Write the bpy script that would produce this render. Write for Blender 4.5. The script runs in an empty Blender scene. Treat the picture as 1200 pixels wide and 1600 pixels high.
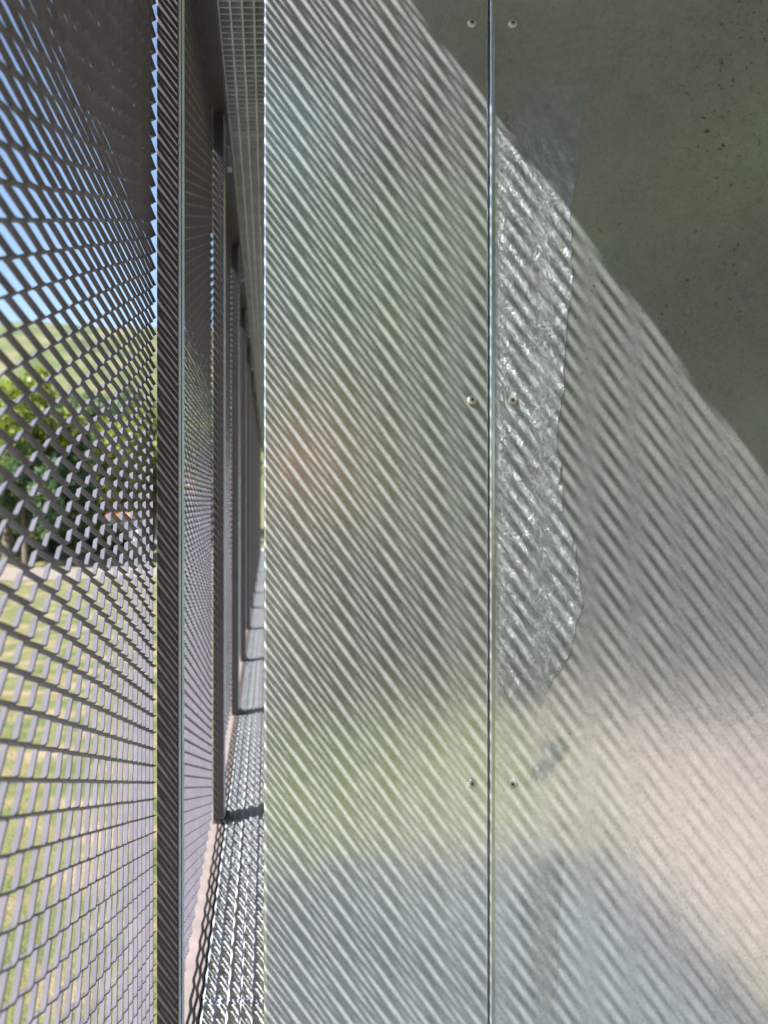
import bpy, math, random
from mathutils import Vector, Matrix, noise
random.seed(7)
R = math.radians
sc = bpy.context.scene
col = sc.collection

# ------------------------------------------------------------------ measures (metres, camera at the origin, looking +Y)
FLOOR = -1.463          # top of walkway grating
SOFFIT = 1.50          # underside of grating deck above
SILL = -1.445          # top of the sill flat that carries posts
PTOP = 1.77            # underside of head beam
D = 1.525              # face of the steel cladding
P0, PITCH = 1.86, 1.92 # front of nearest post, post spacing
GROUND = -4.5
SUN = Vector((1.50, 1.0, -2.018)).normalized()

# ------------------------------------------------------------------ helpers
class MB:
    def __init__(s): s.v = []; s.f = []
    def box(s, x0, x1, y0, y1, z0, z1):
        n = len(s.v)
        s.v += [(x0,y0,z0),(x1,y0,z0),(x1,y1,z0),(x0,y1,z0),(x0,y0,z1),(x1,y0,z1),(x1,y1,z1),(x0,y1,z1)]
        s.f += [tuple(n+i for i in q) for q in ((0,3,2,1),(4,5,6,7),(0,1,5,4),(1,2,6,5),(2,3,7,6),(3,0,4,7))]
    def loft(s, rings, cap=True, closed=True):
        n = len(s.v); k = len(rings[0])
        for r in rings: s.v += [tuple(p) for p in r]
        for i in range(len(rings)-1):
            for j in range(k if closed else k-1):
                a = n+i*k+j; b = n+i*k+(j+1) % k
                s.f.append((a, b, b+k, a+k))
        if cap and closed:
            s.f.append(tuple(n+j for j in reversed(range(k))))
            s.f.append(tuple(n+(len(rings)-1)*k+j for j in range(k)))
    def tube(s, p0, p1, r0, r1, k=8):
        p0, p1 = Vector(p0), Vector(p1); d = (p1-p0).normalized()
        a = d.orthogonal().normalized(); b = d.cross(a)
        ring = lambda p, r: [p + a*math.cos(2*math.pi*i/k)*r + b*math.sin(2*math.pi*i/k)*r for i in range(k)]
        s.loft([ring(p0, r0), ring(p1, r1)])
    def build(s, name, mat, parent=None, smooth=False, bevel=0):
        me = bpy.data.meshes.new(name); me.from_pydata(s.v, [], s.f); me.update()
        if mat: me.materials.append(mat)
        if smooth: me.polygons.foreach_set('use_smooth', [True]*len(me.polygons))
        o = bpy.data.objects.new(name, me); col.objects.link(o)
        if parent: o.parent = parent
        if bevel:
            m = o.modifiers.new('bevel', 'BEVEL'); m.width = bevel; m.segments = 2; m.limit_method = 'ANGLE'
        return o
def tag(o, label=None, cat=None, group=None, kind=None):
    if label: o['label'] = label
    if cat: o['category'] = cat
    if group: o['group'] = group
    if kind: o['kind'] = kind
    return o
def empty(name, loc, *a, **k):
    o = bpy.data.objects.new(name, None); col.objects.link(o); o.location = loc
    o.empty_display_size = .1
    return tag(o, *a, **k)
def copy_tree(o, parent=None):
    c = o.copy(); col.objects.link(c); c.parent = parent
    for ch in [q for q in bpy.data.objects if q.parent == o]: copy_tree(ch, c)
    return c
ORD = ['nearest', 'second', 'third', 'fourth', 'fifth', 'sixth', 'seventh', 'eighth', 'ninth', 'tenth', 'eleventh', 'twelfth', 'thirteenth']

# ------------------------------------------------------------------ materials
def mat(name, rgb=(.5,.5,.5), rough=.6, metal=0.0):
    m = bpy.data.materials.new(name); m.use_nodes = True
    b = m.node_tree.nodes['Principled BSDF']
    b.inputs['Base Color'].default_value = (*rgb, 1); b.inputs['Roughness'].default_value = rough
    b.inputs['Metallic'].default_value = metal
    return m, m.node_tree, b
def N(nt, kind, **kw):
    n = nt.nodes.new(kind)
    for k, v in kw.items():
        if k in n.inputs: n.inputs[k].default_value = v
        else: setattr(n, k, v)
    return n
def coord(nt, scale=(1,1,1), rot=(0,0,0)):
    t = nt.nodes.new('ShaderNodeTexCoord'); m = nt.nodes.new('ShaderNodeMapping')
    m.inputs['Scale'].default_value = scale; src = t.outputs['Object']
    if any(rot):            # turn first, stretch after
        r = nt.nodes.new('ShaderNodeMapping'); r.inputs['Rotation'].default_value = rot
        nt.links.new(src, r.inputs['Vector']); src = r.outputs['Vector']
    nt.links.new(src, m.inputs['Vector']); return m.outputs['Vector']
def ramp(nt, src, stops):
    r = nt.nodes.new('ShaderNodeValToRGB'); e = r.color_ramp.elements
    while len(e) < len(stops): e.new(.5)
    for q, (p, c) in zip(e, stops):
        q.position = p; q.color = (*c, 1) if len(c) == 3 else c
    nt.links.new(src, r.inputs['Fac']); return r.outputs['Color']
def noise_mat(name, stops, scale, detail=6, rough=.8, bump=0, bscale=None, metal=0, dist=.01):
    m, nt, b = mat(name, rough=rough, metal=metal); v = coord(nt)
    n = N(nt, 'ShaderNodeTexNoise', Scale=scale, Detail=detail); nt.links.new(v, n.inputs['Vector'])
    nt.links.new(ramp(nt, n.outputs['Fac'], stops), b.inputs['Base Color'])
    if bump:
        n2 = N(nt, 'ShaderNodeTexNoise', Scale=bscale or scale*4, Detail=6); nt.links.new(v, n2.inputs['Vector'])
        bp = N(nt, 'ShaderNodeBump', Strength=bump, Distance=dist); nt.links.new(n2.outputs['Fac'], bp.inputs['Height'])
        nt.links.new(bp.outputs['Normal'], b.inputs['Normal'])
    return m
def g(v): return (v, v, v)

def galv(name, film=False, stains=False):
    m, nt, b = mat(name, rough=.33, metal=.56 if film else .70)
    L = nt.links.new; v = coord(nt)
    # spangle of the zinc
    vo = N(nt, 'ShaderNodeTexVoronoi', Scale=210.0); L(v, vo.inputs['Vector'])
    no = N(nt, 'ShaderNodeTexNoise', Scale=26.0, Detail=8.0, Roughness=.65); L(v, no.inputs['Vector'])
    lo = N(nt, 'ShaderNodeTexNoise', Scale=3.2, Detail=4.0); L(v, lo.inputs['Vector'])
    mix = N(nt, 'ShaderNodeMix', data_type='RGBA'); mix.inputs[0].default_value = .14
    L(ramp(nt, no.outputs['Fac'], [(.25, (.52,.575,.59)), (.75, (.69,.745,.76))]), mix.inputs[6])
    L(vo.outputs['Color'], mix.inputs[7])
    bwv = N(nt, 'ShaderNodeHueSaturation', Saturation=.0); L(vo.outputs['Color'], bwv.inputs['Color']); L(bwv.outputs['Color'], mix.inputs[7])
    out = mix.outputs[2]
    # dull specks and drips in the zinc
    sp = N(nt, 'ShaderNodeTexNoise', Scale=70.0, Detail=5.0, Roughness=.7); L(v, sp.inputs['Vector'])
    ar = N(nt, 'ShaderNodeTexNoise', Scale=4.0, Detail=2.0)
    L(coord(nt), ar.inputs['Vector'])
    mu = N(nt, 'ShaderNodeMath', operation='MULTIPLY')
    L(ramp(nt, sp.outputs['Fac'], [(.60, g(0)), (.66, g(1))]), mu.inputs[0])
    L(ramp(nt, ar.outputs['Fac'], [(.48, g(0)), (.60, g(.85 if stains else .3))]), mu.inputs[1])
    sx = nt.nodes.new('ShaderNodeSeparateXYZ'); L(v, sx.inputs[0])
    zr = N(nt, 'ShaderNodeMapRange'); L(sx.outputs['Z'], zr.inputs['Value'])
    zr.inputs['From Min'].default_value = .0; zr.inputs['From Max'].default_value = .45; zr.inputs['To Min'].default_value = .12
    mz = N(nt, 'ShaderNodeMath', operation='MULTIPLY'); L(mu.outputs[0], mz.inputs[0]); L(zr.outputs[0], mz.inputs[1]); mu = mz
    dk = N(nt, 'ShaderNodeMix', data_type='RGBA'); L(mu.outputs[0], dk.inputs[0]); L(out, dk.inputs[6])
    dk.inputs[7].default_value = (.16,.17,.15,1); out = dk.outputs[2]
    # fine scratches, two directions
    hs_ = []
    for rot, sc_ in (((0, .9, 0), (6, 1, 260)), ((0, -.6, 0), (260, 1, 9)), ((0, .2, 0), (7, 1, 180))):
        sn = N(nt, 'ShaderNodeTexNoise', Scale=1.0, Detail=3.0); L(coord(nt, sc_, rot), sn.inputs['Vector'])
        hs_.append(ramp(nt, sn.outputs['Fac'], [(.66, g(0)), (.70, g(1)), (.74, g(0))]))
    ad = N(nt, 'ShaderNodeMath', operation='ADD'); L(hs_[0], ad.inputs[0]); L(hs_[1], ad.inputs[1])
    ad2 = N(nt, 'ShaderNodeMath', operation='ADD', use_clamp=True); L(ad.outputs[0], ad2.inputs[0]); L(hs_[2], ad2.inputs[1])
    scm = N(nt, 'ShaderNodeMath', operation='MULTIPLY'); L(ad2.outputs[0], scm.inputs[0]); scm.inputs[1].default_value = .75
    lt = N(nt, 'ShaderNodeMix', data_type='RGBA'); L(scm.outputs[0], lt.inputs[0]); L(out, lt.inputs[6])
    lt.inputs[7].default_value = (.72,.74,.74,1)
    L(lt.outputs[2], b.inputs['Base Color'])
    rr = N(nt, 'ShaderNodeMapRange'); L(lo.outputs['Fac'], rr.inputs['Value'])
    rr.inputs['To Min'].default_value = .26 if film else .15; rr.inputs['To Max'].default_value = .36 if film else .24
    L(rr.outputs[0], b.inputs['Roughness'])
    # gentle oil-canning of the sheet, grain of the spangle
    b1 = N(nt, 'ShaderNodeBump', Strength=.5, Distance=.006); L(lo.outputs['Fac'], b1.inputs['Height'])
    b2 = N(nt, 'ShaderNodeBump', Strength=.22, Distance=.0006); L(no.outputs['Fac'], b2.inputs['Height']); L(b1.outputs['Normal'], b2.inputs['Normal'])
    b3 = N(nt, 'ShaderNodeBump', Strength=.12, Distance=.0004); L(vo.outputs['Distance'], b3.inputs['Height']); L(b2.outputs['Normal'], b3.inputs['Normal'])
    last = b3
    if film:
        at = N(nt, 'ShaderNodeAttribute', attribute_name='cover'); an = N(nt, 'ShaderNodeTexNoise', Scale=38.0, Detail=5.0); L(v, an.inputs['Vector'])
        am = N(nt, 'ShaderNodeMath', operation='MULTIPLY'); L(at.outputs['Fac'], am.inputs[0]); L(ramp(nt, an.outputs['Fac'], [(.30, g(.55)), (.60, g(1))]), am.inputs[1]); L(am.outputs[0], b.inputs['Alpha'])
    if film:
        for s_, st, ro in (((34, 1, 7), .60, (0, .40, 0)), ((170, 1, 24), .9, (0, .34, 0)), ((150, 1, 30), .7, (0, .95, 0)), ((60, 1, 26), .40, (0, -.5, 0)), ((42, 1, 7), -1.0, (0, .42, 0)), ((30, 1, 11), -.9, (0, .78, 0)), ((36, 1, 16), -.8, (0, -.2, 0))):
            fn = N(nt, 'ShaderNodeTexNoise', Scale=1.0, Detail=6.0, Roughness=.62, Distortion=1.0); L(coord(nt, s_, ro), fn.inputs['Vector'])
            bb = N(nt, 'ShaderNodeBump', Strength=abs(st)*film, Distance=.004 if st > 0 else .0022); L(fn.outputs['Fac'] if st > 0 else ramp(nt, fn.outputs['Fac'], [(.455, g(1)), (.485, g(0)), (.53, g(1))]), bb.inputs['Height']); L(last.outputs['Normal'], bb.inputs['Normal'])
            last = bb
    L(last.outputs['Normal'], b.inputs['Normal'])
    return m

M = {}
M['galv'] = galv('galvanised_sheet'); M['galv_stained'] = galv('galvanised_sheet_stained', stains=True)
M['film'] = galv('crinkled_film', film=1.0); M['film_faint'] = galv('flat_film', film=.25, stains=True)
def coated(name, rgb, rough=.42, metal=.25, spec=.5):
    m, nt, b = mat(name, rgb, rough, metal); v = coord(nt)
    n = N(nt, 'ShaderNodeTexNoise', Scale=9.0, Detail=8.0, Roughness=.7); nt.links.new(v, n.inputs['Vector'])
    lo = tuple(c*.78 for c in rgb); hi = tuple(min(1, c*1.2) for c in rgb)
    nt.links.new(ramp(nt, n.outputs['Fac'], [(.3, lo), (.7, hi)]), b.inputs['Base Color'])
    n2 = N(nt, 'ShaderNodeTexNoise', Scale=600.0, Detail=2.0); nt.links.new(v, n2.inputs['Vector'])
    bp = N(nt, 'ShaderNodeBump', Strength=.15, Distance=.0005); nt.links.new(n2.outputs['Fac'], bp.inputs['Height'])
    nt.links.new(bp.outputs['Normal'], b.inputs['Normal'])
    return m
M['mesh'] = coated('bronze_grey_coating', (.092,.083,.096), .38, .22)
M['post'] = coated('dark_post_coating', (.048,.043,.046), .42, .12)
M['postreflect'] = coated('post_edge_reflection', (.72,.73,.76), .5, .1)  # pale colour paints the cladding's bright reflection on the post sides
M['dark'] = coated('dark_beam_coating', (.05,.048,.055), .5, .1)
M['grating'] = coated('galvanised_grating', (.50,.52,.56), .5, .15)
M['sill'] = coated('pale_sill_metal', (.19,.155,.145), .5, .1)
M['screw'] = coated('screw_steel', (.56,.53,.50), .38, .5)
M['screwshade'] = coated('screw_recess_shade', (.05,.045,.04), .6, .3)  # shade of the recess put into the colour of a raised star

# ------------------------------------------------------------------ expanded metal screen
S, LW, W, T, BOND, TH = .0370, .1090, .0076, .0021, .0090, R(62)
def expanded(y0, y1, z0, z1):
    mb = MB(); ux, uz = math.sin(TH), math.cos(TH); nx, nz = uz, -ux
    rows = int((z1-z0)/(S/2))
    for k in range(rows):
        zk = z0 + k*S/2 + W*uz
        pts = []
        j = -1
        yb = y0 - LW + (k % 2)*LW/2
        while yb < y1 + LW:
            for yy, up in ((yb-BOND/2, 1), (yb+BOND/2, 1), (yb+LW/2-BOND/2, 0), (yb+LW/2+BOND/2, 0)):
                if up: c = (ux*W/2, zk + uz*W/2)
                else:  c = (-ux*W/2, zk + S/2 - uz*W/2)
                pts.append((yy + random.gauss(0, .0005), c[0] + random.gauss(0, .00035), c[1] + random.gauss(0, .00028)))
            yb += LW
        # clip to the panel length
        out = []
        for a, b in zip(pts, pts[1:]):
            for lim in (y0, y1):
                if a[0] < lim < b[0]:
                    t = (lim-a[0])/(b[0]-a[0]); out.append((lim, a[1]+(b[1]-a[1])*t, a[2]+(b[2]-a[2])*t))
            if y0 <= b[0] <= y1: out.append(b)
        if len(out) < 2: continue
        hw = W*.4995
        rings = [[(x+ux*hw*a+nx*T/2*c, y, z+uz*hw*a+nz*T/2*c) for a, c in ((-1,-1),(1,-1),(1,1),(-1,1))] for (y, x, z) in out]
        mb.loft(rings)
    return mb
GAP = .002
mesh_len = PITCH - .12 - 2*GAP
N_BAYS = 13
head_names = ORD
first = None
XM = -.2555
for i in range(-2, N_BAYS):
    y0 = P0 + .12 + GAP + (i-1)*PITCH
    if first is None:
        mb = expanded(0, mesh_len, SILL+.019, PTOP-.012); proto = mb.build('expanded_metal_screen', M['mesh'])
        o = first = proto
    else: o = first.copy(); col.objects.link(o)
    o.location = (XM, y0, 0)
    if i < 0: lab = 'expanded metal screen bay behind the camera, ' + ('farther of the two' if i == -2 else 'nearer of the two')
    elif i == 0: lab = 'expanded metal screen bay filling the left, ending at the nearest dark post'
    else: lab = 'narrow foreshortened expanded metal screen bay between the %s and %s posts' % (ORD[i-1], ORD[i])
    tag(o, lab, 'mesh screen', 'expanded metal screen bays along the walkway')

# ------------------------------------------------------------------ posts
def make_post():
    r = empty('screen_post', (0,0,0))
    a = MB(); a.box(-.2475, -.2, 0, .038, SILL, PTOP); a.build('front_flange', M['post'], r, bevel=.0015)
    w_ = MB(); w_.box(-.236, -.2075, .038, .062, SILL, PTOP); w_.build('web', M['dark'], r)
    b = MB(); b.box(-.2475, -.2, .062, .122, SILL, PTOP); b.build('rear_flange', M['post'], r, bevel=.0015)
    e = MB(); e.box(-.2, -.1975, .004, .036, SILL+.004, PTOP-.004); e.build('edge_reflection', M['postreflect'], r, bevel=.001)
    e = MB(); e.box(-.2, -.1975, .066, .118, SILL+.004, PTOP-.004); e.build('edge_reflection', M['postreflect'], r, bevel=.001)
    f = MB(); f.box(-.2485, -.178, -.012, .134, SILL-.012, SILL-.002); f.build('foot_plate', M['post'], r)
    return r
pp = None
for i in range(-2, N_BAYS):
    o = make_post() if pp is None else copy_tree(pp)
    pp = pp or o
    o.location = (0, P0 + i*PITCH, 0)
    if i < 0: lab = 'dark steel screen post behind the camera, %s of the two' % ('farther' if i == -2 else 'nearer')
    elif i == 0: lab = 'tall dark steel post nearest the camera, striped with light, with a pale reflection painted along its side'
    else: lab = 'dark steel screen post, %s along the walkway from the camera' % ORD[i]
    tag(o, lab, 'post', 'dark steel posts between the screen bays')
Y_END = P0 + (N_BAYS-1)*PITCH + .2
Y_BACK = P0 - 3*PITCH + .1

# ------------------------------------------------------------------ sill, head beam, added roof deck
s_ = MB(); s_.box(-.266, -.196, -2.05, Y_END, SILL-.030, SILL-.0125)
s_.box(-.200, -.1955, -2.05, Y_END, SILL-.17, SILL-.0302); s_.build('sill_flat', M['sill'])
tag(bpy.data.objects['sill_flat'], 'long pale steel sill under the mesh screens with lattice shadows on it', 'sill')
hb = empty('head_beam', (0, 0, PTOP), 'dark steel head beam running above the screen posts', 'beam')
b = MB(); b.box(-.36, -.165, -2.05, Y_END, .0, .012); b.build('bottom_flange', M['dark'], hb)
b = MB(); b.box(-.268, -.256, -2.05, Y_END, .012, .26); b.build('web', M['dark'], hb)
b = MB(); b.box(-.36, -.348, -2.05, Y_END, .012, .26); b.build('outer_fascia', M['dark'], hb)
b = MB(); b.box(.45, 2.4, -2.4, -.9002, PTOP+.262, PTOP+.42); b.box(-.42, 2.4, -.9, Y_END, PTOP+.262, PTOP+.42)  # unseen roof, outline shaped to keep sun and sky off the cladding
tag(b.build('added_roof_deck', M['dark']), 'unseen dark flat roof deck, added over the upper grating to block sun and sky', 'roof')

# ------------------------------------------------------------------ gratings
def grating_mb(x0, x1, length, up=False):
    mb = MB(); n = int(round((x1-x0)/.036)); h = .024; hr = .0235 if up else .008
    for i in range(n+1):
        x = x0 + i*(x1-x0)/n; mb.box(x-.0028, x+.0028, 0, length, -hr, .0024)
    m = int(round(length/.0335))
    for j in range(m):
        y = (j+.5)*length/m
        mb.box(x0, x1, y-.0018, y+.0018, -h, 0)
    mb.box(x0, x1, -.0001-.0025, -.0001, -h, -.0002); mb.box(x0, x1, length+.0001, length+.0026, -h, -.0002)
    return mb
GL = .95
proto = None
n_g = 27
for i in range(-1, n_g):
    if proto is None:
        o = proto = grating_mb(-.188, 1.30, GL).build('floor_grating', M['grating'])
    else: o = proto.copy(); col.objects.link(o)
    o.location = (0, .53 + i*PITCH/2 , FLOOR)
    if i < 3: lab = 'galvanised floor grating panel ' + ['under the camera, at the walkway end', 'in front of the camera, below the cladding', 'just behind the cladding, at the bottom of the gap', 'beside the foot of the nearest post'][i+1]
    else: lab = 'galvanised floor grating panel farther along the walkway than the nearest post'
    tag(o, lab, 'floor grating', 'galvanised gratings of the walkway floor')
proto = None
for i in range(1, n_g):
    if proto is None:
        o = proto = grating_mb(-.150, 1.30, GL, True).build('ceiling_grating', M['grating'])
    else: o = proto.copy(); col.objects.link(o)
    o.location = (0, .53 + (i-1)*PITCH/2, SOFFIT+.031)
    tag(o, 'shaded steel grating panel overhead, seen from below through the narrow gap', 'grating', 'gratings of the deck overhead')
for nm, z, x0, lab in (('floor_edge_angle', FLOOR, -.1925, 'thin dark edge angle beside the floor grating'), ('deck_edge_angle', SOFFIT+.04, -.158, 'dark edge angle along the overhead grating')):
    b = MB(); b.box(x0, x0+.004, -.46 if z < 0 else .5, Y_END, z-.05, z+.002)
    tag(b.build(nm, M['dark']), lab, 'edge angle')
def joist(z, i):
    b = MB(); b.box(-.186, 1.30, 0, .055, 0, .006); b.box(-.186, 1.30, .024, .031, .006, .092); b.box(-.186, 1.30, 0, .055, .092, .098)
    return b
pj = None
for i in range(-1, N_BAYS):
    for z, nm in ((FLOOR-.024-.099, 'floor'), (SOFFIT+.034, 'deck')):
        if i < 0 and nm == 'deck': continue
        if pj is None: o = pj = joist(z, i).build('cross_beam', M['grating'])
        else: o = pj.copy(); col.objects.link(o)
        o.location = (0, P0 + i*PITCH + .03, z)
        tag(o, 'galvanised cross beam %s' % ('below the floor grating' if nm == 'floor' else 'above the overhead grating'), 'beam', 'cross beams under the floor' if nm == 'floor' else 'cross beams above the overhead grating')
b = MB(); b.box(1.305, 1.42, -.5, Y_END, FLOOR-.2, FLOOR+.02)
tag(b.build('edge_beam', M['dark']), 'dark edge beam along the right side of the walkway floor', 'beam')
# columns that carry the walkway
cc = MB(); cc.box(1.32, 1.40, 0, .08, GROUND, PTOP+.26); pc = None
for i in range(0, N_BAYS, 2):
    if pc is None: o = pc = cc.build('carrying_column', M['dark'], bevel=.004)
    else: o = pc.copy(); col.objects.link(o)
    o.location = (0, P0 + .3 + i*PITCH, 0)
    tag(o, 'dark steel column behind the cladding', 'column', 'columns carrying the walkway')

# ------------------------------------------------------------------ steel cladding (two folded cassettes)
SEAM = .410
def arc(cx, cy, r, a0, a1, n=6):
    return [(cx + r*math.cos(R(a0+(a1-a0)*i/n)), cy + r*math.sin(R(a0+(a1-a0)*i/n))) for i in range(n+1)]
def profile_sheet(pts, z0, z1, t=.0012):
    # an open profile in plan given thickness, extruded upright
    n = len(pts); off = []
    for i in range(n):
        a = Vector(pts[max(0, i-1)]); c = Vector(pts[min(n-1, i+1)]); d = (c-a).normalized()
        off.append((pts[i][0]-d.y*t, pts[i][1]+d.x*t))
    loop = list(pts) + off[::-1]
    mb = MB(); mb.loft([[(x, y, z0) for x, y in loop], [(x, y, z1) for x, y in loop]])
    return mb
Z0, Z1 = FLOOR+.012, SOFFIT-.012
XL = -.0065
# left cassette: return, rounded corner, face, fold into the joint
prof = [(XL, D+.05), (XL, D+.006)] + arc(XL+.005, D+.005, .005, 180, 270) + [(SEAM-.012, D)] + arc(SEAM-.0085, D+.0025, .0025, 270, 360) + [(SEAM-.006, D+.03)]
left = empty('steel_cladding_panel', (0, 0, 0), 'narrow galvanised cladding panel between the gap and the vertical seam', 'cladding panel', 'galvanised cladding panels')
profile_sheet(prof, Z0, Z1, .0012).build('sheet', M['galv'], left)
right = empty('steel_cladding_panel', (0, 0, 0), 'wide galvanised cladding panel right of the seam, crossed by a big diagonal shadow', 'cladding panel', 'galvanised cladding panels')
prof = [(SEAM-.0052, D+.016), (SEAM-.0025, D+.016), (SEAM-.0025, D-.002)] + arc(SEAM-.0001, D-.002, .0024, 180, 300, 8) + [(SEAM+.0036, D-.0012), (SEAM+.0060, D), (1.28, D)] + [(1.28, D+.05)]
profile_sheet(prof, Z0, Z1, .0012).build('sheet', M['galv_stained'], right)
b = MB(); b.box(XL+.004, 1.27, D+.031, D+.048, Z0+.002, Z1-.002); 
tag(b.build('backing_board', M['dark']), 'dark backing board behind the galvanised cladding', 'board')

def screw(parent, x, z, rot):
    mb = MB(); k = 20
    prof_ = [(.0001, 0.0001), (.0086, 0), (.0086, .0012), (.0078, .0024), (.0068, .0030), (.0052, .0040), (.0040, .0042)]
    rings = []
    for r_, h in prof_[1:]:
        rings.append([(math.cos(2*math.pi*i/k)*r_, -h, math.sin(2*math.pi*i/k)*r_) for i in range(k)])
    mb.loft(rings[::1])
    o = mb.build('screw', M['screw'], parent, smooth=False, bevel=0)
    o.location = (x, D-.0012, z); o.rotation_euler = (0, rot, 0)
    rc = MB(); pts = []
    for i in range(12):
        rr = .0030 if i % 2 == 0 else .0018
        pts.append((math.cos(math.pi*i/6)*rr, math.sin(math.pi*i/6)*rr))
    rc.loft([[(a, -.0040, c) for a, c in pts], [(a, -.0046, c) for a, c in pts]])
    rc.build('recess_shade', M['screwshade'], o)
K = D/1300
for zz in (37, 625, 1223.5, 1815):
    z = (785-zz)*K
    screw(left, (737-418)*K, z, random.random()); screw(right, (800.5-418)*K, z-.0005, random.random())

# ------------------------------------------------------------------ crinkled film left on the sheet
def film(outline, name, label, step=.0055, seed=0, amp=.0016, mk='film', top_fade=220, end_fade=120, soft=2, soft_l=3, strength=.9):
    # outline: list of (px_y, px_xright) down the sheet; left limit is the seam lip
    mb = MB(); ys = [o[0] for o in outline]
    def right_x(py):
        for a, b_ in zip(outline, outline[1:]):
            if a[0] <= py <= b_[0]:
                t = (py-a[0])/(b_[0]-a[0]); return a[1]+(b_[1]-a[1])*t
    def left_x(py):
        for a, b_ in zip(outline, outline[1:]):
            if a[0] <= py <= b_[0]:
                t = (py-a[0])/(b_[0]-a[0]); l0 = a[2] if len(a) > 2 else 777; l1 = b_[2] if len(b_) > 2 else 777
                return l0+(l1-l0)*t
    n = int((ys[-1]-ys[0])/1.6); m = 44; rows = []; cov = []
    for i in range(n+1):
        py = ys[0]+(ys[-1]-ys[0])*i/n; z = (785-py)*K
        xr = right_x(py) + 9.0*noise.noise(Vector((py*.017, seed, 0))) + 3.0*noise.noise(Vector((py*.06, seed, 3))) + .8*noise.noise(Vector((py*.3, seed, 3)))
        xl = left_x(py)
        row = []
        for j in range(m+1):
            px = xl+(xr-xl)*j/m; x = (px-418)*K
            # creases run steeply down to the right
            u = (px*.80 + py*-.60); w_ = (px*.60+py*.80)
            q = noise.noise(Vector((u*.060, w_*.012, seed)))*.7 + noise.noise(Vector((u*.16, w_*.035, seed+5)))*.35 + noise.noise(Vector((px*.05, py*.05, seed+9)))*.35
            ridge = 1-abs(noise.noise(Vector((u*.045, w_*.008, seed+20))))*4
            h = .0009 + amp*(.5+q)*.7 + max(0, ridge)*.0022
            for sy in (37, 625, 1223.5): h = min(h, .0005 + max(0, math.hypot(px-800.5, py-sy)-13)*.00012)
            edge = min(j/4, 1.0)*1.0
            endf = 1.0 if j < m-2 else (m-j)/2*.6+.25
            env = min(1, max(.12, (py-ys[0]-60)/160))*min(1, max(.15, (ys[-1]-py)/90))*(.55+.9*max(0, noise.noise(Vector((py*.012, seed, 40)))+.4))
            h = max(.0002, h*edge*endf*env)
            row.append((x, D-h-.00025, z))
            fy = min(1, (py-ys[0])/top_fade)*min(1, (ys[-1]-py)/end_fade)
            fr = min(1, (m-j)*(xr-xl)/m/ (1.0 + soft*(.6+.8*max(0, noise.noise(Vector((py*.02, seed, 60)))+.2))))
            fl = min(1, (j+.01)*(xr-xl)/m/max(1, soft_l))
            cov.append(max(0, fy*fr*fl)*strength)
        rows.append(row)
    mb.loft(rows, cap=False, closed=False)
    # back side gives the sheet its edge
    o = mb.build(name, M[mk], smooth=True)
    ca = o.data.attributes.new('cover', 'FLOAT', 'POINT'); ca.data.foreach_set('value', cov)
    so = o.modifiers.new('thickness', 'SOLIDIFY'); so.thickness = .00012; so.offset = 0
    tag(o, label, 'plastic film', 'leftover protective film on the cladding')
    return o
film([(118, 914, 870), (150, 915, 800), (200, 908), (262, 902), (290, 900), (360, 893), (430, 894), (500, 890), (545, 884), (600, 881), (660, 874), (740, 872), (757, 873), (760, 881), (800, 885), (860, 898), (905, 908), (945, 912), (975, 904), (1010, 893), (1060, 868), (1105, 850), (1118, 835, 800)],
     'crinkled_film', 'long crinkled film strip beside the seam, middle of the cladding, largest piece', seed=2)
film([(1146, 885, 850), (1155, 892, 838), (1185, 888, 845), (1200, 870, 826), (1232, 858, 812)], 'crinkled_film', 'small scrap of film right of the lowest screws', seed=14, amp=.0005, top_fade=22, end_fade=30, soft=12, soft_l=12, strength=.28, mk='film')
film([(1318, 880, 862), (1335, 884, 830), (1400, 878, 806), (1460, 874, 808), (1540, 872, 822), (1620, 866, 830)], 'crinkled_film', 'dull smudged film piece low beside the seam, below the scrap', seed=23, amp=.0003, mk='film_faint', top_fade=70, end_fade=60, soft=5, soft_l=26, strength=.55)

# ------------------------------------------------------------------ landscape
def img(px, py, y): return ((px-418)/1300*y, y, (785-py)/1300*y)
M['lawn'] = noise_mat('lawn', [(.30, (.035,.052,.011)), (.45, (.075,.085,.022)), (.55, (.125,.105,.045)), (.68, (.19,.15,.09))], 1.1, 15, .9, .8, 14, dist=.08)
M['path'] = noise_mat('pale_path', [(.3, (.12,.10,.082)), (.7, (.17,.14,.12))], 1.5, 8, .9)
M['brick'] = noise_mat('brick_paving', [(.3, (.19,.135,.115)), (.7, (.26,.19,.165))], 2.5, 8, .9)
M['hill'] = noise_mat('hill_cover', [(.32, (.025,.042,.013)), (.5, (.06,.075,.026)), (.64, (.11,.10,.05)), (.8, (.16,.13,.085))], .08, 15, .95)
M['trunk'] = noise_mat('bark', [(.3, (.06,.045,.03)), (.7, (.14,.11,.08))], 8, 6, .9)
def leaf(name, a, b):
    m, nt, bs = mat(name, rough=.55); oi = nt.nodes.new('ShaderNodeNewGeometry')
    n = N(nt, 'ShaderNodeTexNoise', Scale=.9, Detail=5.0); nt.links.new(coord(nt), n.inputs['Vector'])
    nt.links.new(ramp(nt, n.outputs['Fac'], [(.35, a), (.65, b)]), bs.inputs['Base Color'])
    tr = N(nt, 'ShaderNodeBsdfTranslucent'); tr.inputs['Color'].default_value = (b[0]*1.6, b[1]*1.7, b[2]*1.0, 1)
    mx = N(nt, 'ShaderNodeMixShader'); mx.inputs[0].default_value = .30
    nt.links.new(bs.outputs[0], mx.inputs[1]); nt.links.new(tr.outputs[0], mx.inputs[2])
    nt.links.new(mx.outputs[0], nt.nodes['Material Output'].inputs['Surface'])
    return m
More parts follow.
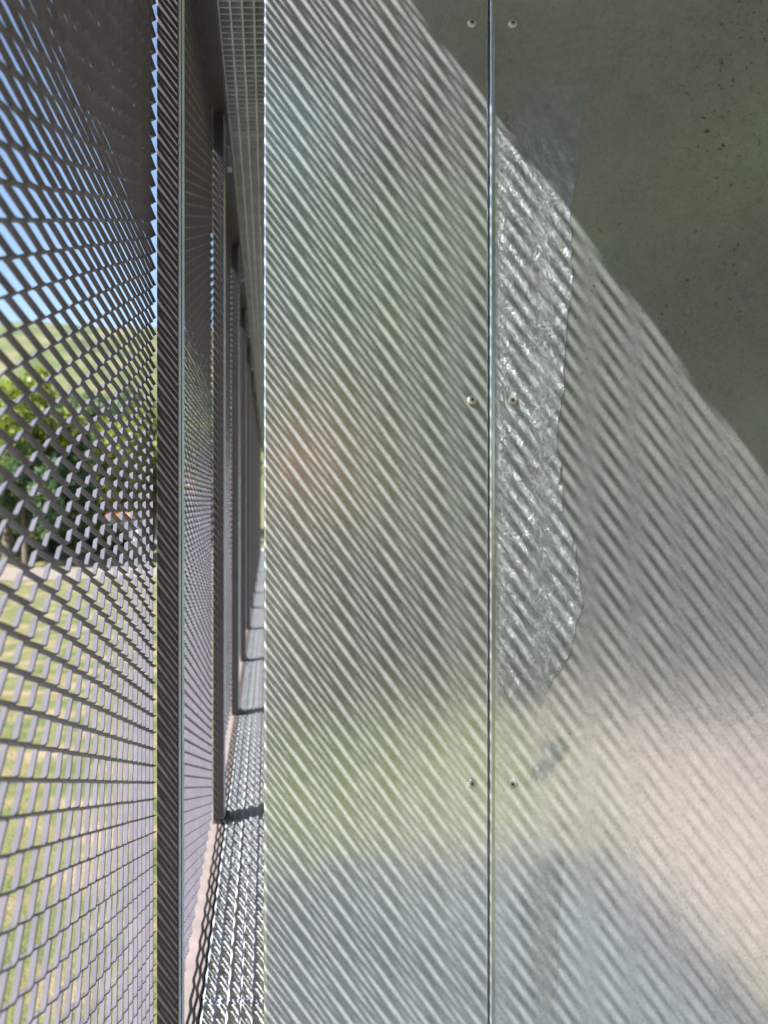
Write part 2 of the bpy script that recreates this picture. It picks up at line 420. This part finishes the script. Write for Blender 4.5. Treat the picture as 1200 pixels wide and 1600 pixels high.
M['leaf'] = [leaf('leaf_yellow_green', (.09,.13,.02), (.18,.21,.04)), leaf('leaf_mid_green', (.042,.080,.036), (.085,.135,.062)), leaf('leaf_dark', (.028,.052,.028), (.052,.085,.045))]

# ground sheet
gm = MB(); nn = 60; rows = []
for i in range(nn+1):
    t = i/nn*2-1; y = 1500*abs(t)**2.2*(1 if t > 0 else -1)
    row = []
    for j in range(nn+1):
        s2 = j/nn*2-1; x = 1500*abs(s2)**2.2*(1 if s2 > 0 else -1)
        d = math.hypot(x, y)
        row.append((x, y, GROUND + (.25*noise.noise(Vector((x*.03, y*.03, 0))) if 140 < d < 300 else 0)))
    rows.append(row)
gm.loft(rows, cap=False, closed=False)
tag(gm.build('ground', M['lawn'], smooth=True), 'rough lawn of green and dry grass below the walkway', kind='structure')
def strip(name, pts, width, m, zoff=.02):
    mb = MB(); rows = []
    for i, (x, y) in enumerate(pts):
        a = Vector(pts[max(0, i-1)]); c = Vector(pts[min(len(pts)-1, i+1)]); d = (c-a).normalized(); n = Vector((-d.y, d.x))
        rows.append([(x+n.x*width/2, y+n.y*width/2, GROUND+zoff), (x-n.x*width/2, y-n.y*width/2, GROUND+zoff)])
    mb.loft(rows, cap=False, closed=False)
    o = mb.build(name, m); o['kind'] = 'structure'; return o
strip('path', [(-60, 66), (-30, 57), (-14, 52), (-4, 55), (8, 66), (20, 90)], 9, M['path'])
strip('plaza', [(2.5, -7), (8, -12), (22, -26)], 9, M['brick'], .024)
# hill
def hill(name, cx, cy, rx, ry, h, seed):
    mb = MB(); rows = []; n = 70
    for i in range(n+1):
        row = []
        for j in range(n+1):
            u = i/n*2-1; v = j/n*2-1; r_ = max(0, 1-u*u)*max(0, 1-v*v)
            x, y = cx+u*rx, cy+v*ry
            z = GROUND-2 + h*r_**.8*(1+.35*noise.noise(Vector((u*2.2, v*2.2, seed)))) + (2.5*noise.noise(Vector((x*.06, y*.06, seed)))+1.6*noise.noise(Vector((x*.2, y*.2, seed))))*min(1, r_*8)
            row.append((x, y, z))
        rows.append(row)
    mb.loft(rows, cap=False, closed=False)
    o = mb.build(name, M['hill'], smooth=True); o['kind'] = 'structure'; o['label'] = 'scrubby green and tan hillside'; return o
hill('hill', -95, 420, 420, 190, 84, 1.3)
hill('hills', 60, -520, 600, 240, 120, 5.1)

def leaf_crown(n, rx, rz, size, seed):
    rnd = random.Random(seed); mb = MB(); cl = []
    for i in range(30):
        th = rnd.uniform(0, 2*math.pi); ph = math.acos(rnd.uniform(-.75, 1)); rr = rnd.uniform(.45, .95)
        cl.append((rx*rr*math.sin(ph)*math.cos(th), rx*rr*math.sin(ph)*math.sin(th), rz*rr*math.cos(ph), rnd.uniform(.20, .42)*rx))
    for i in range(n):
        c = rnd.choice(cl)
        p = Vector((rnd.gauss(0, 1), rnd.gauss(0, 1), rnd.gauss(0, 1))).normalized()*c[3]*rnd.uniform(.6, 1.05)
        p += Vector(c[:3])
        nrm = Vector((rnd.gauss(0, 1), rnd.gauss(0, 1), rnd.gauss(0, 1)+.5)).normalized()
        a = nrm.orthogonal().normalized(); a.rotate(Matrix.Rotation(rnd.uniform(0, 6.28), 3, nrm)); b_ = nrm.cross(a)
        s1 = size*rnd.uniform(.6, 1.3); s2 = s1*.6; k = len(mb.v)
        mb.v += [tuple(p-a*s1), tuple(p-b_*s2), tuple(p+a*s1), tuple(p+b_*s2)]; mb.f.append((k, k+1, k+2, k+3))
    return mb
crowns = [leaf_crown(9000, 1.0, 1.05, .045, 1), leaf_crown(9000, 1.0, 1.5, .045, 2), leaf_crown(9000, 1.0, .85, .05, 3)]
cache = {}
def tree(x, y, h, r_, shape, tone, name, label, group, gz=None, trunk=True):
    gz = GROUND if gz is None else gz
    root = empty(name, (x, y, gz), label, 'tree' if trunk else 'bush', group)
    key = (shape, tone)
    if key not in cache:
        o = crowns[shape].build('crown', M['leaf'][tone], root); cache[key] = o.data
    else:
        o = bpy.data.objects.new('crown', cache[key]); col.objects.link(o); o.parent = root
    rz = {0: 1.05, 1: 1.5, 2: .85}[shape]
    ch = h*.80 if trunk else h
    o.scale = (r_, r_, ch/2/rz*.9); o.location = (0, 0, h-ch/2); o.rotation_euler = (0, 0, random.uniform(0, 6.28))
    if trunk:
        mb = MB(); bend = random.uniform(-.04, .04)*h
        mb.tube((0, 0, 0), (bend, 0, h*.45), h*.028, h*.018, 10); mb.tube((bend, 0, h*.45), (bend*1.3, 0, h*.85), h*.018, h*.006, 8)
        for k in range(6):
            a = k*1.1+random.random(); z = h*(.28+.08*k)
            mb.tube((bend*min(1, z/h/.45), 0, z), (math.cos(a)*r_*.7, math.sin(a)*r_*.7, z+h*.18), h*.010, h*.003, 6)
        mb.build('trunk', M['trunk'], root)
    return root
T_GR = 'trees beyond the lawn'
spec = [ # px, py_top, depth, radius, shape, tone, label
 (12, 560, 62, 5.5, 0, 0, 'broad yellow-green tree at the far left edge beyond the path'),
 (70, 640, 66, 4.8, 2, 1, 'darker low tree right of the broad yellow-green one'),
 (118, 600, 84, 5.2, 0, 1, 'mid green tree seen through the middle of the near screen'),
 (165, 655, 80, 4.4, 2, 0, 'small yellow-green tree left of the nearest post'),
 (205, 590, 98, 6.0, 1, 1, 'tall mid green tree just left of the nearest post'),
 (-60, 570, 70, 7.0, 0, 0, 'broad tree outside the left edge of view'),
 (236, 640, 88, 4.5, 2, 0, 'yellow-green tree hidden partly by the nearest post'),
 (300, 640, 120, 6.0, 0, 0, 'pale green tree seen through the second screen bay, above the tiled roof'),
 (340, 600, 130, 7.0, 1, 1, 'distant green tree seen beside the second post'),
 (40, 690, 58, 2.9, 2, 1, 'rounded tree low at the far left'),
]
for px, py, dep, r_, shp, tone, lab in spec:
    x, y, zt = img(px, py, dep); tree(x, y, zt-GROUND, r_, shp, tone, 'leafy_tree', lab, T_GR)
for k in range(16):
    px = -70 + k*28; dep = 104 + (k*37 % 23)
    x, y, z = img(px, 745+(k*17 % 21), dep)
    tree(x, y, z-GROUND, 3.6+(k % 3)*.7, 2, (k*5) % 3 if (k*5) % 3 < 2 else 0, 'shrub', 'distant rounded shrub in the hedge line below the hill', 'shrubs along the far side of the lawn', trunk=False)
lows = [(8, 815, 64, 'first, at the far left edge'), (38, 832, 66, 'second from the left edge'), (66, 818, 69, 'third from the left edge'), (96, 826, 71, 'just right of the red bin'),
        (126, 815, 73, 'in the middle of the near screen'), (152, 830, 75, 'between the middle and the white house'), (180, 822, 78, 'nearest to the white house')]
for k, (px, py, dep, w_) in enumerate(lows):
    x, y, z = img(px, py, dep)
    tree(x, y, max(1.6, z-GROUND), 1.7, 2, (k+1) % 2, 'shrub', 'low shrub beyond the path, ' + w_, 'low shrubs by the path', trunk=False)
# trees on the side behind the camera (seen as blurred reflections in the cladding)
rv = [(-5.2, -24, 12.5, 3.6, 1, 1), (7.0, -21, 14.5, 4.4, 0, 1), (9.8, -20.5, 18, 5.0, 1, 0), (14, -26, 23, 6.5, 0, 1), (16, -18, 21, 5.4, 1, 2), (21.5, -16, 22, 6.0, 0, 1),
      (-7, -22, 13, 4.6, 0, 1), (7.4, -29, 20, 6, 0, 1), (26, -11, 22, 6, 1, 2), (28, -23, 27, 8, 0, 1), (20, -26, 26, 7.5, 0, 1), (11.5, -22, 6, 3.4, 2, 0), (-12, -19, 14, 5, 0, 1), (9, -54, 29, 7, 0, 1), (-7.5, -54, 27, 8, 1, 1), (2, -60, 39, 9, 0, 1)]  # last tree, unseen and very tall, added to block a gap of sky
for i, (x, y, h, r_, shp, tone) in enumerate(rv):
    tree(x, y, h, r_, shp, tone, 'leafy_tree', 'tree standing behind the camera, mirrored as a dull green blur in the cladding', 'trees behind the camera')

for i, (x, y, h) in enumerate([(-4.5, -18, 4.2), (-2.2, -18.6, 3.8), (3.2, -18, 3.9), (5.4, -17.6, 4.4), (7.8, -18.2, 4.2), (10.2, -18, 3.6), (15.5, -17, 4.6)]):
    tree(x, y, h, 1.9, 2, 2 if i % 2 else 1, 'shrub', 'dark hedge shrub behind the camera, mirrored low in the cladding', 'hedge shrubs behind the camera', trunk=False)
M['meadow'] = noise_mat('meadow', [(.3, (.065,.09,.02)), (.6, (.115,.125,.035)), (.8, (.18,.15,.08))], .6, 10, .9, .6, 14, dist=.06)
strip('meadow', [(-9, -12.5), (-4, -12.6), (1, -12.8), (5, -13)], 9, M['meadow'], .03)
# houses
M['wall_white'] = noise_mat('white_render', [(.3, (.66,.63,.58)), (.7, (.78,.76,.72))], 1.2, 6, .85)
M['wall_pink'] = noise_mat('pink_render', [(.3, (.60,.36,.28)), (.7, (.70,.45,.36))], 1.2, 6, .85)
M['tiles'] = noise_mat('orange_tiles', [(.3, (.42,.14,.06)), (.7, (.60,.23,.11))], 3, 8, .8)
M['glass'], _, _ = mat('window_glass', (.03,.04,.05), .1, 0)
def house(x, y, w, d_, h, rot, wall, label):
    r = empty('house', (x, y, GROUND-.05), label, 'house'); r.rotation_euler = (0, 0, rot)
    b = MB(); b.box(-w/2, w/2, -d_/2, d_/2, 0, h); b.build('wall', wall, r)
    rh = d_*.30; o_ = .45; b = MB()
    b.loft([[(-w/2-o_, -d_/2-o_, h+.003), (-w/2-o_, d_/2+o_, h+.003), (-w/2-o_, 0, h+rh)], [(w/2+o_, -d_/2-o_, h+.003), (w/2+o_, d_/2+o_, h+.003), (w/2+o_, 0, h+rh)]])
    rf = b.build('roof', M['tiles'], r)
    b = MB(); b.box(w*.2, w*.2+.7, -.35, .35, h+rh*.6, h+rh+.8); b.build('chimney', wall, rf)
    n = max(2, int(w/2.6))
    for k in range(n):
        for zz in ((1.0,) if h < 4 else (1.0, 3.8)):
            xx = -w/2 + (k+.5)*w/n
            for side in (-1, 1):
                yy = side*(d_/2+.01); f = MB(); f.box(xx-.55, xx+.55, min(yy, yy+side*.06), max(yy, yy+side*.06), zz-.05, zz+1.35)
                fr = f.build('window', M['wall_white'], r)
                p = MB(); y2 = yy+side*.063; p.box(xx-.45, xx+.45, min(y2, y2+side*.02), max(y2, y2+side*.02), zz+.05, zz+1.25); p.build('pane', M['glass'], fr)
    return r
x, y, z = img(222, 800, 92); house(x, y, 9, 7, 3.0, .2, M['wall_white'], 'white house with a low tiled roof seen just left of the nearest post')
x, y, z = img(303, 760, 118); house(x, y, 13, 9, 5.4, -.15, M['wall_white'], 'house with a bright orange tiled roof seen through the second screen bay')
house(1.6, -31, 3.4, 4, 5.6, .0, M['wall_pink'], 'made-up pink house behind the camera, standing in for the warm reflection of a person at the cladding edge')  # added house, stands in for the reflected person at the camera
house(14.5, -23, 9, 5, 2.9, .5, M['wall_pink'], 'long pink rendered house behind the camera, toward the right')

# little red litter bin by the path
x, y, z = img(84, 850, 70)
lb = empty('litter_bin', (x, y, GROUND+.1), 'small red litter bin standing on the lawn beyond the path', 'litter bin')
m_red, _, _ = mat('red_paint', (.55,.06,.03), .4)
b = MB(); b.tube((0,0,.1), (0,0,1.0), .26, .32, 16); b.build('drum', m_red, lb); b = MB(); b.tube((0,0,1.001), (0,0,1.09), .35, .25, 16); b.build('lid', m_red, lb)
b = MB(); b.tube((0,0,-.1), (0,0,.099), .06, .06, 8); b.build('stand', M['dark'], lb)

# ------------------------------------------------------------------ light, sky, camera
w = bpy.data.worlds.new('World'); sc.world = w; w.use_nodes = True; nt = w.node_tree
bg = nt.nodes['Background']; sky = nt.nodes.new('ShaderNodeTexSky'); sky.sky_type = 'NISHITA'; sky.sun_disc = False
el = math.asin(-SUN.z); sky.sun_elevation = el; sky.sun_rotation = math.atan2(-SUN.x, -SUN.y) % (2*math.pi)
sky.air_density = 1.0; sky.dust_density = 1.0
nt.links.new(sky.outputs[0], bg.inputs[0]); bg.inputs[1].default_value = .065
ld = bpy.data.lights.new('sun', 'SUN'); ld.energy = 5.0; ld.angle = R(.5); ld.color = (1, .975, .94)
lo = bpy.data.objects.new('sun', ld); col.objects.link(lo); lo.rotation_euler = SUN.to_track_quat('-Z', 'Y').to_euler(); lo.location = (-5, -4, 8)
cam = bpy.data.cameras.new('camera'); co = bpy.data.objects.new('camera', cam); col.objects.link(co); sc.camera = co
co.location = (0, 0, 0); co.rotation_euler = (R(90), 0, 0)
cam.lens = 1300/1600*36; cam.sensor_width = 36; cam.sensor_fit = 'AUTO'
cam.shift_x = (600-418)/1600; cam.shift_y = (785-800)/1600
cam.clip_start = .02; cam.clip_end = 5000
cam.dof.use_dof = True; cam.dof.focus_distance = 1.56; cam.dof.aperture_fstop = 29.25/7.0
vs = sc.view_settings; vs.view_transform = 'Standard'; vs.look = 'None'; vs.gamma = 1; vs.exposure = 1.98; vs.use_curve_mapping = False
